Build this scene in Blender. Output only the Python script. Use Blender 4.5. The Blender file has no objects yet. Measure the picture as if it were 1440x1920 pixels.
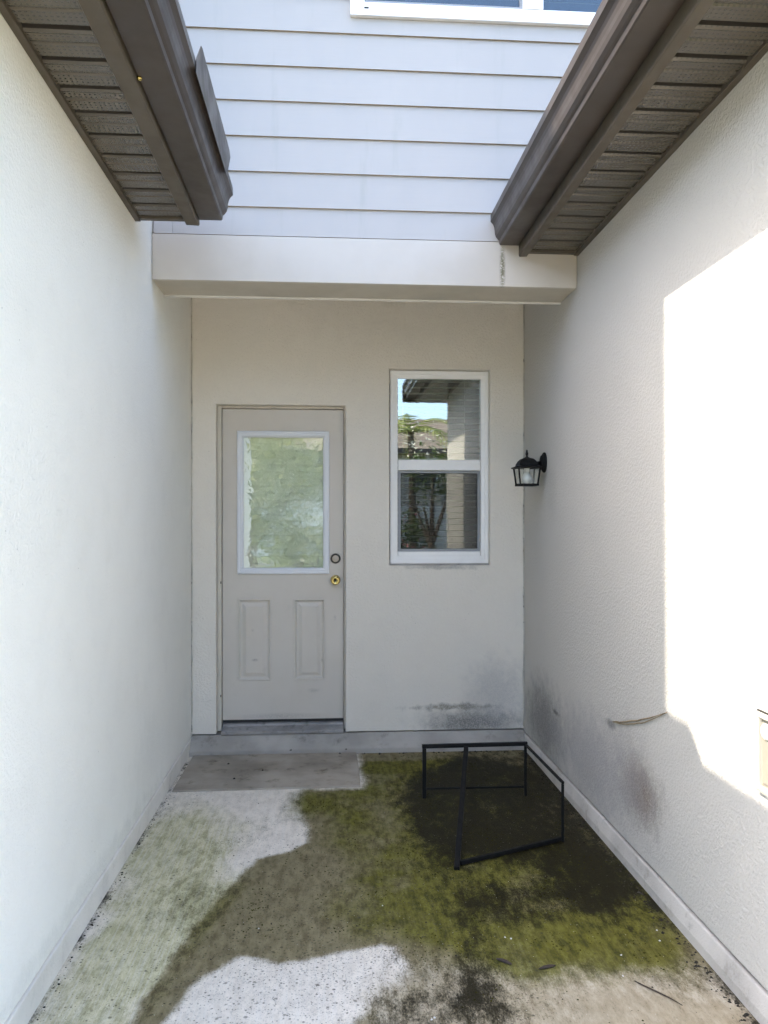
import bpy, bmesh, math, random
import numpy as np
from mathutils import Vector, Matrix, noise as mnoise

S = bpy.context.scene
C = S.collection
random.seed(7)
PI = math.pi

# ------------------------------------------------------------------ camera
cam_d = bpy.data.cameras.new('camera')
cam = bpy.data.objects.new('camera', cam_d)
C.objects.link(cam)
S.camera = cam
cam_d.sensor_fit = 'VERTICAL'
cam_d.sensor_height = 24.0
cam_d.lens = 24.0 * 1464.24 / 1920.0
cam_d.shift_y = 24.28 / 1920.0
cam_d.clip_start = 0.05
cam_d.clip_end = 2000
cam.location = (0, 0, 1.474)
cam.rotation_euler = (PI / 2 - 0.0021, 0, -0.0686)

# ------------------------------------------------------------------ sky, sun, exposure
SUN_K, SUN_S = 1.375, -0.02                       # drop and forward travel per metre towards +X
sun_dir = Vector((1.0, SUN_S, -SUN_K)).normalized()
elev = math.asin(-sun_dir.z)
w = bpy.data.worlds.new('World')
S.world = w
w.use_nodes = True
wn = w.node_tree.nodes
bgn = wn['Background']
sky = wn.new('ShaderNodeTexSky')
sky.sky_type = 'NISHITA'
sky.sun_disc = False
sky.sun_elevation = elev
sky.sun_rotation = math.radians(270 + 2)
sky.air_density = 0.9
sky.dust_density = 2.4
sky.ozone_density = 1.0
w.node_tree.links.new(sky.outputs[0], bgn.inputs[0])
bgn.inputs[1].default_value = 0.15
sl = bpy.data.lights.new('sun', 'SUN')
sl.energy = 2.0
sl.angle = math.radians(0.55)
sl.color = (1.0, 0.92, 0.79)
so = bpy.data.objects.new('sun', sl)
C.objects.link(so)
so.rotation_euler = sun_dir.to_track_quat('-Z', 'Y').to_euler()
so.location = (-6, 0, 12)
S.view_settings.view_transform = 'Standard'
S.view_settings.look = 'None'
S.view_settings.gamma = 1.0
S.view_settings.use_curve_mapping = False
S.view_settings.exposure = 2.78
S.cycles.use_adaptive_sampling = True
S.cycles.adaptive_threshold = 0.03
S.cycles.max_bounces = 8
S.cycles.diffuse_bounces = 4
S.cycles.glossy_bounces = 4
S.cycles.transparent_max_bounces = 12

# ------------------------------------------------------------------ helpers: objects
def link(o):
    C.objects.link(o)
    return o

def tag(o, label=None, cat=None, group=None, kind=None):
    if label: o['label'] = label
    if cat: o['category'] = cat
    if group: o['group'] = group
    if kind: o['kind'] = kind
    return o

def thing(name, loc, label, cat, group=None):
    o = link(bpy.data.objects.new(name, None))
    o.location = loc
    o.empty_display_size = 0.1
    return tag(o, label, cat, group)

def obj(name, bm, m, parent=None, bevel=0, smooth=False, solid=0):
    """links bm (world coordinates) as one mesh object, local to its parent"""
    me = bpy.data.meshes.new(name)
    if parent is not None:
        off = Vector(parent.location)
        if parent.parent is not None: off = off + Vector(parent.parent.location)
        bmesh.ops.translate(bm, verts=bm.verts, vec=-off)
    bmesh.ops.recalc_face_normals(bm, faces=bm.faces)
    if smooth:
        for f in bm.faces: f.smooth = True
    bm.to_mesh(me)
    bm.free()
    me.materials.append(m)
    o = link(bpy.data.objects.new(name, me))
    if parent is not None: o.parent = parent
    if solid:
        md = o.modifiers.new('solid', 'SOLIDIFY'); md.thickness = solid; md.offset = 0
    if bevel:
        md = o.modifiers.new('bevel', 'BEVEL'); md.width = bevel; md.segments = 2
        md.limit_method = 'ANGLE'; md.angle_limit = math.radians(40)
    return o

def BM(): return bmesh.new()

def box(bm, x0, x1, y0, y1, z0, z1):
    v = [bm.verts.new(p) for p in ((x0,y0,z0),(x1,y0,z0),(x1,y1,z0),(x0,y1,z0),(x0,y0,z1),(x1,y0,z1),(x1,y1,z1),(x0,y1,z1))]
    for f in ((0,1,2,3),(4,7,6,5),(0,4,5,1),(1,5,6,2),(2,6,7,3),(3,7,4,0)):
        bm.faces.new([v[i] for i in f])
    return bm

def bx(*a): return box(BM(), *a)

def prism(bm, prof, axis, a, b, close=True, caps=True):
    """extrude a 2D profile along axis (0 x: profile is y,z ; 1 y: profile is x,z ; 2 z: profile is x,y)"""
    def P(u, v, t):
        return {0:(t,u,v), 1:(u,t,v), 2:(u,v,t)}[axis]
    A = [bm.verts.new(P(u,v,a)) for u,v in prof]
    B = [bm.verts.new(P(u,v,b)) for u,v in prof]
    n = len(prof)
    for i in range(n if close else n-1):
        j = (i+1) % n
        bm.faces.new((A[i],A[j],B[j],B[i]))
    if close and caps:
        bm.faces.new(A[::-1]); bm.faces.new(B)
    return bm

def bar(bm, p, q, wd, ht=None, up=(0,0,1)):
    """square tube from p to q"""
    p, q = Vector(p), Vector(q)
    ht = ht or wd
    d = (q-p).normalized()
    u = Vector(up)
    if abs(d.dot(u)) > 0.95: u = Vector((0,1,0))
    s = d.cross(u).normalized(); t = s.cross(d).normalized()
    R = []
    for c in (p, q):
        R.append([bm.verts.new(c + s*a*wd/2 + t*b*ht/2) for a,b in ((-1,-1),(1,-1),(1,1),(-1,1))])
    for i in range(4):
        j = (i+1)%4
        bm.faces.new((R[0][i],R[0][j],R[1][j],R[1][i]))
    bm.faces.new(R[0][::-1]); bm.faces.new(R[1])
    return bm

def tube(bm, pts, radii, n=8):
    rings = []
    for i, p in enumerate(pts):
        p = Vector(p)
        d = (Vector(pts[min(i+1,len(pts)-1)]) - Vector(pts[max(i-1,0)])).normalized()
        u = Vector((0,0,1)) if abs(d.z) < 0.9 else Vector((1,0,0))
        s = d.cross(u).normalized(); t = s.cross(d)
        r = radii[i] if hasattr(radii,'__len__') else radii
        rings.append([bm.verts.new(p + (s*math.cos(k*2*PI/n) + t*math.sin(k*2*PI/n))*r) for k in range(n)])
    for a, b in zip(rings, rings[1:]):
        for k in range(n):
            bm.faces.new((a[k],a[(k+1)%n],b[(k+1)%n],b[k]))
    bm.faces.new(rings[0][::-1]); bm.faces.new(rings[-1])
    return bm

def lathe(bm, c, prof, axis=2, n=24, sx=1.0):
    """revolve (radius, offset) about an axis through c; axis 2 up, 1 towards -Y, 0 towards -X"""
    rings = []
    for r, t in prof:
        ring = []
        for k in range(n):
            a = 2*PI*k/n
            u, v = r*math.cos(a)*sx, r*math.sin(a)
            p = {2:(u,v,t), 1:(u,-t,v), 0:(-t,u,v)}[axis]
            ring.append(bm.verts.new((c[0]+p[0], c[1]+p[1], c[2]+p[2])))
        rings.append(ring)
    for a, b in zip(rings, rings[1:]):
        for k in range(n):
            bm.faces.new((a[k],a[(k+1)%n],b[(k+1)%n],b[k]))
    bm.faces.new(rings[0]); bm.faces.new(rings[-1][::-1])
    return bm

def holed(bm, x0, x1, z0, z1, y0, y1, holes):
    """a slab in the XZ plane between y0 (front) and y1 (back) with rectangular holes"""
    xs = sorted({x0,x1,*[h[0] for h in holes],*[h[1] for h in holes]})
    zs = sorted({z0,z1,*[h[2] for h in holes],*[h[3] for h in holes]})
    xs = [x for x in xs if x0 <= x <= x1]; zs = [z for z in zs if z0 <= z <= z1]
    V = {}
    def v(x,y,z):
        k = (round(x,5),round(y,5),round(z,5))
        if k not in V: V[k] = bm.verts.new((x,y,z))
        return V[k]
    def inside(xa,xb,za,zb):
        mx, mz = (xa+xb)/2, (za+zb)/2
        return any(h[0]<mx<h[1] and h[2]<mz<h[3] for h in holes) or not (x0<mx<x1 and z0<mz<z1)
    nx, nz = len(xs)-1, len(zs)-1
    solid = [[not inside(xs[i],xs[i+1],zs[j],zs[j+1]) for j in range(nz)] for i in range(nx)]
    def sol(i,j): return 0<=i<nx and 0<=j<nz and solid[i][j]
    for i in range(nx):
        for j in range(nz):
            if not solid[i][j]: continue
            a,b,c,d = xs[i],xs[i+1],zs[j],zs[j+1]
            bm.faces.new((v(a,y0,c),v(b,y0,c),v(b,y0,d),v(a,y0,d)))
            bm.faces.new((v(a,y1,c),v(a,y1,d),v(b,y1,d),v(b,y1,c)))
            if not sol(i-1,j): bm.faces.new((v(a,y0,c),v(a,y0,d),v(a,y1,d),v(a,y1,c)))
            if not sol(i+1,j): bm.faces.new((v(b,y0,c),v(b,y1,c),v(b,y1,d),v(b,y0,d)))
            if not sol(i,j-1): bm.faces.new((v(a,y0,c),v(a,y1,c),v(b,y1,c),v(b,y0,c)))
            if not sol(i,j+1): bm.faces.new((v(a,y0,d),v(b,y0,d),v(b,y1,d),v(a,y1,d)))
    return bm

def loops(bm, x0, x1, z0, z1, y, steps, cap=True):
    """nested rectangles facing -Y: steps = (inset, depth away from the viewer)"""
    R = []
    for ins, dp in steps:
        R.append([bm.verts.new((a, y+dp, b)) for a,b in ((x0+ins,z0+ins),(x1-ins,z0+ins),(x1-ins,z1-ins),(x0+ins,z1-ins))])
    for A, B in zip(R, R[1:]):
        for i in range(4):
            j = (i+1)%4
            bm.faces.new((A[i],A[j],B[j],B[i]))
    if cap: bm.faces.new(R[-1])
    return bm

# ------------------------------------------------------------------ helpers: materials
class NT:
    def __init__(s, name):
        s.m = bpy.data.materials.new(name); s.m.use_nodes = True
        s.t = s.m.node_tree; s.n = s.t.nodes
        s.b = s.n['Principled BSDF']; s.out = s.n['Material Output']
        s._co = None
    def new(s, ty, **k):
        n = s.n.new(ty)
        for a, b in k.items(): setattr(n, a, b)
        return n
    def L(s, a, b): s.t.links.new(a, b)
    def put(s, sock, v):
        if isinstance(v, (int, float)): sock.default_value = v
        elif isinstance(v, tuple):
            sock.default_value = v if len(v) == len(sock.default_value) else (*v, 1)
        else: s.L(v, sock)
    @property
    def co(s):
        if s._co is None:
            s._co = s.new('ShaderNodeTexCoord').outputs['Object']
        return s._co
    def map(s, scale=(1,1,1), loc=(0,0,0), src=None):
        n = s.new('ShaderNodeMapping'); s.L(src or s.co, n.inputs[0])
        n.inputs['Scale'].default_value = scale; n.inputs['Location'].default_value = loc
        return n.outputs[0]
    def noise(s, scale, detail=4, rough=0.55, src=None, dist=0, col=False):
        n = s.new('ShaderNodeTexNoise'); s.L(src or s.co, n.inputs['Vector'])
        n.inputs['Scale'].default_value = scale; n.inputs['Detail'].default_value = detail
        n.inputs['Roughness'].default_value = rough; n.inputs['Distortion'].default_value = dist
        return n.outputs['Color' if col else 'Fac']
    def voro(s, scale, feature='F1', src=None, rnd=1.0):
        n = s.new('ShaderNodeTexVoronoi', feature=feature); s.L(src or s.co, n.inputs['Vector'])
        n.inputs['Scale'].default_value = scale; n.inputs['Randomness'].default_value = rnd
        return n
    def rng(s, v, a, b, c=0.0, d=1.0, smooth=True):
        n = s.new('ShaderNodeMapRange'); n.interpolation_type = 'SMOOTHSTEP' if smooth else 'LINEAR'
        s.put(n.inputs['Value'], v)
        for k, x in zip(('From Min','From Max','To Min','To Max'), (a,b,c,d)): n.inputs[k].default_value = x
        return n.outputs[0]
    def ma(s, op, a, b=0.0, clamp=False):
        n = s.new('ShaderNodeMath', operation=op); n.use_clamp = clamp
        s.put(n.inputs[0], a); s.put(n.inputs[1], b)
        return n.outputs[0]
    def mix(s, f, a, b, mode='MIX'):
        n = s.new('ShaderNodeMix', data_type='RGBA', blend_type=mode)
        s.put(n.inputs[0], f); s.put(n.inputs[6], a); s.put(n.inputs[7], b)
        return n.outputs[2]
    def bump(s, h, strength=0.3, dist=0.01, prev=None):
        n = s.new('ShaderNodeBump'); s.L(h, n.inputs['Height'])
        n.inputs['Strength'].default_value = strength; n.inputs['Distance'].default_value = dist
        if prev: s.L(prev, n.inputs['Normal'])
        return n.outputs[0]
    def blob(s, c, r, wob=0.35, nz=None):
        """soft round mark at c with radii r, edge broken by noise"""
        m = s.new('ShaderNodeVectorMath', operation='SUBTRACT'); s.L(s.co, m.inputs[0]); m.inputs[1].default_value = c
        d = s.new('ShaderNodeVectorMath', operation='DIVIDE'); s.L(m.outputs[0], d.inputs[0]); d.inputs[1].default_value = r
        l = s.new('ShaderNodeVectorMath', operation='LENGTH'); s.L(d.outputs[0], l.inputs[0])
        v = l.outputs['Value']
        if nz is not None: v = s.ma('ADD', v, s.ma('MULTIPLY', s.ma('SUBTRACT', nz, 0.5), wob*2))
        return s.rng(v, 0.15, 1.0, 1.0, 0.0)
    def fin(s, col=None, rough=None, metal=None, normal=None, spec=None):
        if col is not None: s.put(s.b.inputs['Base Color'], col)
        if rough is not None: s.put(s.b.inputs['Roughness'], rough)
        if metal is not None: s.put(s.b.inputs['Metallic'], metal)
        if normal is not None: s.L(normal, s.b.inputs['Normal'])
        if spec is not None: s.put(s.b.inputs['Specular IOR Level'], spec)
        return s.m

STUCCO = (0.74, 0.70, 0.635)
def stucco(name, base, marks=(), relief=0.42):
    t = NT(name)
    n1 = t.noise(0.9, 3); n2 = t.noise(7, 5, 0.6)
    c = t.mix(t.rng(n1, 0.3, 0.7), base, tuple(x*0.955 for x in base))
    c = t.mix(t.ma('MULTIPLY', t.rng(n2, 0.45, 0.8), 0.07), c, (0.44, 0.41, 0.36))
    # specks of dirt caught in the texture
    v = t.voro(26); sp = t.ma('MULTIPLY', t.rng(v.outputs['Distance'], 0.03, 0.09, 1, 0), t.rng(t.noise(3.1, 2), 0.56, 0.66))
    c = t.mix(t.ma('MULTIPLY', sp, 0.55), c, (0.2, 0.18, 0.15))
    nz = t.noise(16, 5, 0.65)
    grit = t.rng(t.noise(130, 3, 0.7), 0.36, 0.60, 0.62, 1.0)
    for (ce, r, colr, st, wob) in marks:
        c = t.mix(t.ma('MULTIPLY', t.ma('MULTIPLY', t.blob(ce, r, wob, nz), grit), st), c, colr)
    h1 = t.noise(150, 2, 0.6); h2 = t.noise(75, 2, 0.5)
    v2 = t.voro(85, 'F1')
    h = t.ma('ADD', t.ma('MULTIPLY', t.rng(h2, 0.40, 0.66), 0.7), t.ma('ADD', t.ma('MULTIPLY', h1, 0.6), t.ma('MULTIPLY', v2.outputs['Distance'], 0.35)))
    return t.fin(c, 0.88, normal=t.bump(h, relief, 0.005), spec=0.25)

def paint(name, col, rough=0.5, var=0.06, bumps=0.06, scale=40, dirt=None, spec=0.4):
    t = NT(name)
    n = t.noise(scale*0.1, 4); d = tuple(x*(1-var*2) for x in col)
    c = t.mix(t.rng(n, 0.35, 0.7), col, d)
    if dirt: c = t.mix(t.ma('MULTIPLY', t.rng(t.noise(scale*0.35, 6, 0.7), 0.52, 0.78), dirt[1]), c, dirt[0])
    r = t.rng(t.noise(scale*0.5, 3), 0.3, 0.7, rough-0.06, rough+0.08)
    return t.fin(c, r, normal=t.bump(t.noise(scale*4, 3), bumps, 0.003), spec=spec)

def siding_mat():
    t = NT('siding_paint')
    n = t.noise(2.0, 4, src=t.map((1.0, 1, 0.25)))
    c = t.mix(t.rng(n, 0.35, 0.7), (0.43, 0.408, 0.38), (0.41, 0.39, 0.365))
    st = t.noise(6, 5, 0.65, src=t.map((1.6, 1, 0.18)))
    c = t.mix(t.ma('MULTIPLY', t.rng(st, 0.55, 0.8), 0.28), c, (0.27, 0.275, 0.23))
    fib = t.noise(30, 4, 0.6, src=t.map((0.15, 1, 2.2)))
    return t.fin(c, 0.55, normal=t.bump(fib, 0.10, 0.004), spec=0.35)

M = {}
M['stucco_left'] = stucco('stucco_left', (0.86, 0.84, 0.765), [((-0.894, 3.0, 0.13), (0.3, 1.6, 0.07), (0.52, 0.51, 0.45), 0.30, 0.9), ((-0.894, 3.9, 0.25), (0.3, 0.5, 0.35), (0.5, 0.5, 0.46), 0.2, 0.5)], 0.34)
M['stucco_back'] = stucco('stucco_back', (0.76, 0.705, 0.61), [
    ((0.95, 5.1, 0.16), (0.50, 0.5, 0.13), (0.13, 0.125, 0.12), 0.85, 0.4),
    ((0.80, 5.1, 0.265), (0.36, 0.5, 0.030), (0.15, 0.13, 0.09), 0.75, 1.1),
    ((1.10, 5.1, 0.35), (0.30, 0.5, 0.33), (0.34, 0.34, 0.34), 0.45, 0.5),
    ((0.64, 5.1, 2.85), (1.2, 0.5, 0.35), (0.5, 0.45, 0.36), 0.25, 0.5),
    ((0.72, 5.1, 1.185), (0.36, 0.5, 0.022), (0.22, 0.21, 0.19), 0.6, 0.9)])
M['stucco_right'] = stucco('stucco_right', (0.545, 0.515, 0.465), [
    ((1.282, 3.16, 0.36), (0.5, 0.30, 0.20), (0.13, 0.085, 0.055), 0.92, 0.35),
    ((1.282, 3.3, 0.42), (0.5, 0.42, 0.30), (0.34, 0.31, 0.29), 0.45, 0.6),
    ((1.282, 4.62, 0.28), (0.5, 0.62, 0.36), (0.16, 0.155, 0.15), 0.85, 0.4),
    ((1.282, 4.38, 0.395), (0.5, 0.10, 0.022), (0.05, 0.05, 0.045), 0.9, 0.5),
    ((1.282, 3.50, 0.555), (0.5, 0.10, 0.03), (0.09, 0.085, 0.08), 0.7, 0.5),
    ((1.282, 3.75, 0.3), (0.5, 0.95, 0.36), (0.30, 0.285, 0.285), 0.72, 0.5),
    ((1.282, 4.45, 1.66), (0.5, 0.14, 0.22), (0.40, 0.37, 0.32), 0.35, 0.4)])  # last mark: lantern shadow painted into the wall colour
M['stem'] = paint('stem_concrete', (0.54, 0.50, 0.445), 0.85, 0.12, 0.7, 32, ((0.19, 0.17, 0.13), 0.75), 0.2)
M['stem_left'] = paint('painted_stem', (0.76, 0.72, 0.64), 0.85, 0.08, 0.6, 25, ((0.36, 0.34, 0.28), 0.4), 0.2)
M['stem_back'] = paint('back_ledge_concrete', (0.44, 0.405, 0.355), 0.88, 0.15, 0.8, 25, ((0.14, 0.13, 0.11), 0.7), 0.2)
M['pad'] = paint('pad_concrete', (0.40, 0.345, 0.275), 0.9, 0.2, 0.9, 26, ((0.09, 0.075, 0.045), 0.85), 0.2)
M['siding'] = siding_mat()
M['raw_edge'] = paint('raw_board_edge', (0.38, 0.315, 0.225), 0.9, 0.1, 0.2, 40)
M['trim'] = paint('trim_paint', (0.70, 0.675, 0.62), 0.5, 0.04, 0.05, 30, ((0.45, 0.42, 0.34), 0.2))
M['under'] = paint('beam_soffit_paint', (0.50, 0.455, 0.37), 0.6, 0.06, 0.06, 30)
M['vinyl'] = paint('white_vinyl', (0.88, 0.865, 0.83), 0.35, 0.03, 0.02, 30, ((0.5, 0.47, 0.4), 0.12), 0.5)
M['screenframe'] = paint('grey_screen_frame', (0.30, 0.31, 0.32), 0.45, 0.05, 0.02, 30)
M['door'] = paint('door_paint', (0.60, 0.55, 0.475), 0.45, 0.03, 0.04, 30, ((0.30, 0.28, 0.24), 0.22))
t = NT('door_paint_scuffed')
c = t.mix(t.rng(t.noise(3, 4), 0.35, 0.7), (0.60, 0.55, 0.475), (0.57, 0.52, 0.445))
c = t.mix(t.ma('MULTIPLY', t.rng(t.noise(11, 6, 0.7), 0.55, 0.8), 0.22), c, (0.34, 0.31, 0.26))
nz = t.noise(90, 4, 0.7)
for ce, r_, st_ in (((-0.185, 0, 0.445), (0.030, 0.1, 0.014), 0.7), ((0.255, 0, 0.44), (0.012, 0.1, 0.030), 0.45), ((0.20, 0, 0.24), (0.06, 0.1, 0.022), 0.3),
                    ((-0.20, 0, 0.64), (0.015, 0.1, 0.015), 0.3), ((0.0, 0, 0.075), (0.40, 0.1, 0.03), 0.35), ((0.34, 0, 0.72), (0.015, 0.1, 0.03), 0.3)):
    c = t.mix(t.ma('MULTIPLY', t.ma('MULTIPLY', t.blob(ce, r_, 0.8, nz), t.rng(nz, 0.35, 0.6)), st_), c, (0.16, 0.145, 0.125))
M['door'] = t.fin(c, t.rng(t.noise(20, 3), 0.3, 0.7, 0.38, 0.52), normal=t.bump(t.noise(160, 3), 0.05, 0.003), spec=0.4)
M['jamb'] = paint('jamb_paint', (0.60, 0.545, 0.45), 0.5, 0.05, 0.05, 30, ((0.28, 0.25, 0.2), 0.3))
M['lite'] = paint('lite_frame_plastic', (0.74, 0.75, 0.76), 0.4, 0.03, 0.02, 30)
M['slat'] = paint('blind_slat', (0.88, 0.88, 0.80), 0.5, 0.03, 0.02, 30)
M['slat_in'] = paint('inner_blind_slat', (0.55, 0.53, 0.48), 0.5, 0.03, 0.02, 30)
M['sill'] = paint('sill_dirty', (0.33, 0.31, 0.29), 0.6, 0.15, 0.3, 60, ((0.03, 0.028, 0.025), 0.9))
M['rubber'] = paint('door_sweep', (0.03, 0.028, 0.026), 0.7, 0.1, 0.1, 60)
M['gutter'] = paint('gutter_brown', (0.048, 0.037, 0.029), 0.36, 0.05, 0.03, 18, ((0.085, 0.068, 0.052), 0.25), 0.4)
M['fascia'] = paint('fascia_taupe', (0.082, 0.067, 0.048), 0.5, 0.05, 0.03, 20, ((0.10, 0.085, 0.07), 0.3))
M['shingle'] = paint('shingle_brown', (0.14, 0.12, 0.10), 0.9, 0.2, 1.0, 60, ((0.06, 0.05, 0.045), 0.6), 0.2)
M['black'] = paint('black_metal', (0.006, 0.006, 0.006), 0.6, 0.1, 0.05, 60, ((0.016, 0.014, 0.012), 0.25), 0.2)
M['dark_room'] = paint('dark_interior', (0.05, 0.045, 0.04), 0.9, 0.1, 0.0, 10)
M['curtain'] = paint('upstairs_blind', (0.10, 0.12, 0.14), 0.8, 0.15, 0.1, 30)
M['caulk'] = paint('old_caulk', (0.56, 0.52, 0.44), 0.7, 0.15, 0.4, 60, ((0.02, 0.02, 0.018), 1.0), 0.2)
M['plastic'] = paint('cream_plastic', (0.46, 0.43, 0.36), 0.4, 0.04, 0.02, 40)
M['plastic_tan'] = paint('tan_plastic', (0.28, 0.255, 0.205), 0.45, 0.04, 0.02, 40)
M['bark'] = paint('bark', (0.16, 0.125, 0.09), 0.9, 0.2, 0.8, 40, ((0.07, 0.055, 0.04), 0.6), 0.2)
M['twig'] = paint('dry_twig', (0.06, 0.042, 0.03), 0.85, 0.2, 0.4, 200)
M['wallline'] = paint('wall_line_tan', (0.36, 0.28, 0.17), 0.85, 0.2, 0.3, 120, ((0.10, 0.07, 0.04), 0.8))
M['debris'] = paint('leaf_litter', (0.035, 0.028, 0.018), 0.9, 0.3, 0.3, 120)
M['moss'] = paint('moss_tufts', (0.06, 0.055, 0.010), 0.95, 0.3, 0.3, 60, ((0.02, 0.018, 0.005), 0.7), 0.1)
M['pebble'] = paint('pale_pebble', (0.62, 0.60, 0.57), 0.7, 0.1, 0.2, 120)
M['house_wall'] = paint('far_stucco', (0.46, 0.42, 0.36), 0.9, 0.05, 0.1, 10)
M['house_trim'] = paint('far_trim', (0.62, 0.61, 0.58), 0.6, 0.04, 0.05, 10)
M['far_roof'] = paint('far_roof', (0.20, 0.165, 0.13), 0.9, 0.15, 0.6, 12, ((0.10, 0.085, 0.07), 0.5), 0.2)
M['far_glass'] = paint('far_glass', (0.03, 0.035, 0.04), 0.12, 0.05, 0.0, 10)

M['joint'] = paint('joint_shade_grime', (0.028, 0.023, 0.017), 0.7, 0.1, 0.1, 60)
def soffit_mat():
    t = NT('perforated_soffit')
    n = t.noise(3, 3)
    c = t.mix(t.rng(n, 0.3, 0.7), (0.080, 0.066, 0.046), (0.068, 0.056, 0.039))
    # rows of pinholes
    v = t.voro(1.0, 'F1', src=t.map((62, 62, 0.001)), rnd=0.0)
    hole = t.rng(v.outputs['Distance'], 0.17, 0.27, 1, 0)
    c = t.mix(t.ma('MULTIPLY', hole, 0.5), c, (0.030, 0.03, 0.024))
    fine = t.noise(140, 2, src=t.map((1, 0.25, 1)))
    b = t.bump(fine, 0.12, 0.002)
    b = t.bump(t.ma('SUBTRACT', 1.0, hole), 0.35, 0.002, b)
    return t.fin(c, 0.26, normal=b, spec=0.7)
M['soffit'] = soffit_mat()

def brass():
    t = NT('polished_brass')
    return t.fin(t.mix(t.rng(t.noise(60, 4), 0.4, 0.75), (0.80, 0.62, 0.22), (0.48, 0.36, 0.12)), 0.16, 1.0)
M['brass'] = brass()
def pewter():
    t = NT('dark_bronze')
    return t.fin(t.mix(t.rng(t.noise(80, 4), 0.4, 0.7), (0.06, 0.055, 0.05), (0.11, 0.10, 0.085)), 0.4, 0.6)
M['bronze'] = pewter()
M['lockface'] = paint('lock_face', (0.55, 0.47, 0.36), 0.35, 0.05, 0.02, 80)

def glass(name, refl, tint=(0.9, 0.95, 0.93), wavy=0.0, wscale=6, rough=0.0):
    t = NT(name)
    t.n.remove(t.b)
    tr = t.new('ShaderNodeBsdfTransparent'); tr.inputs[0].default_value = (*tint, 1)
    gl = t.new('ShaderNodeBsdfGlossy'); gl.inputs['Roughness'].default_value = rough
    gl.inputs[0].default_value = (0.95, 0.97, 0.96, 1)
    fr = t.new('ShaderNodeFresnel'); fr.inputs[0].default_value = 1.5
    f = t.ma('ADD', fr.outputs[0], refl, True)
    mx = t.new('ShaderNodeMixShader'); t.L(f, mx.inputs[0]); t.L(tr.outputs[0], mx.inputs[1]); t.L(gl.outputs[0], mx.inputs[2])
    if wavy:
        h = t.noise(wscale, 2, 0.5, dist=1.2)
        h2 = t.noise(wscale*5, 2, 0.5, dist=0.8)
        hh = t.ma('ADD', h, t.ma('MULTIPLY', h2, 0.12))
        t.L(t.bump(hh, wavy, 0.02), gl.inputs['Normal'])
    t.L(mx.outputs[0], t.out.inputs[0])
    return t.m
M['glass'] = glass('window_glass', 0.17, (0.8, 0.85, 0.83), 0.004, 3)
M['door_glass'] = glass('door_glass_film', 0.20, (0.98, 1.0, 0.97), 0.026, 8, 0.0)
M['lamp_glass'] = glass('lamp_glass', 0.03, (0.93, 0.95, 0.94), 0.05, 40)
M['up_glass'] = glass('upstairs_glass', 0.05, (0.45, 0.55, 0.60), 0.01, 3)

def screen_mat():
    t = NT('insect_screen')
    t.n.remove(t.b)
    tr = t.new('ShaderNodeBsdfTransparent')
    df = t.new('ShaderNodeBsdfDiffuse'); df.inputs[0].default_value = (0.03, 0.03, 0.03, 1)
    mx = t.new('ShaderNodeMixShader'); mx.inputs[0].default_value = 0.42
    t.L(tr.outputs[0], mx.inputs[1]); t.L(df.outputs[0], mx.inputs[2]); t.L(mx.outputs[0], t.out.inputs[0])
    return t.m
M['screen'] = screen_mat()

def bulb_mat():
    t = NT('frosted_bulb')
    t.b.inputs['Subsurface Weight'].default_value = 0.0
    return t.fin((0.78, 0.78, 0.74), 0.35)
M['bulb'] = bulb_mat()

def leaf_mat(name, a, b, rough=0.55):
    t = NT(name)
    oi = t.new('ShaderNodeNewGeometry')
    c = t.mix(oi.outputs['Random Per Island'], a, b)
    t.fin(c, rough, spec=0.3)
    # thin leaves let light through
    tl = t.new('ShaderNodeBsdfTranslucent'); t.L(c, tl.inputs[0])
    mx = t.new('ShaderNodeMixShader'); mx.inputs[0].default_value = 0.3
    t.L(t.b.outputs[0], mx.inputs[1]); t.L(tl.outputs[0], mx.inputs[2]); t.L(mx.outputs[0], t.out.inputs[0])
    return t.m
M['leaf'] = leaf_mat('leaf_green', (0.05, 0.085, 0.02), (0.10, 0.13, 0.035))
M['leaf2'] = leaf_mat('leaf_bright', (0.16, 0.20, 0.05), (0.30, 0.32, 0.11))
M['petal'] = leaf_mat('petal_cream', (0.68, 0.66, 0.52), (0.78, 0.75, 0.62))
M['petal_pink'] = leaf_mat('petal_pink', (0.60, 0.20, 0.22), (0.68, 0.36, 0.32))

def grass_mat():
    t = NT('grass_ground')
    c = t.mix(t.rng(t.noise(1.2, 5), 0.35, 0.65), (0.06, 0.085, 0.02), (0.11, 0.12, 0.035))
    c = t.mix(t.ma('MULTIPLY', t.noise(40, 3), 0.5), c, (0.04, 0.055, 0.015))
    return t.fin(c, 0.9, normal=t.bump(t.noise(60, 4), 0.8, 0.03), spec=0.2)
M['grass'] = grass_mat()
M['asphalt'] = paint('asphalt', (0.055, 0.055, 0.055), 0.85, 0.1, 0.5, 40)
M['walk'] = paint('walk_concrete', (0.52, 0.50, 0.46), 0.85, 0.08, 0.4, 20, ((0.25, 0.23, 0.19), 0.3), 0.2)

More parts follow.
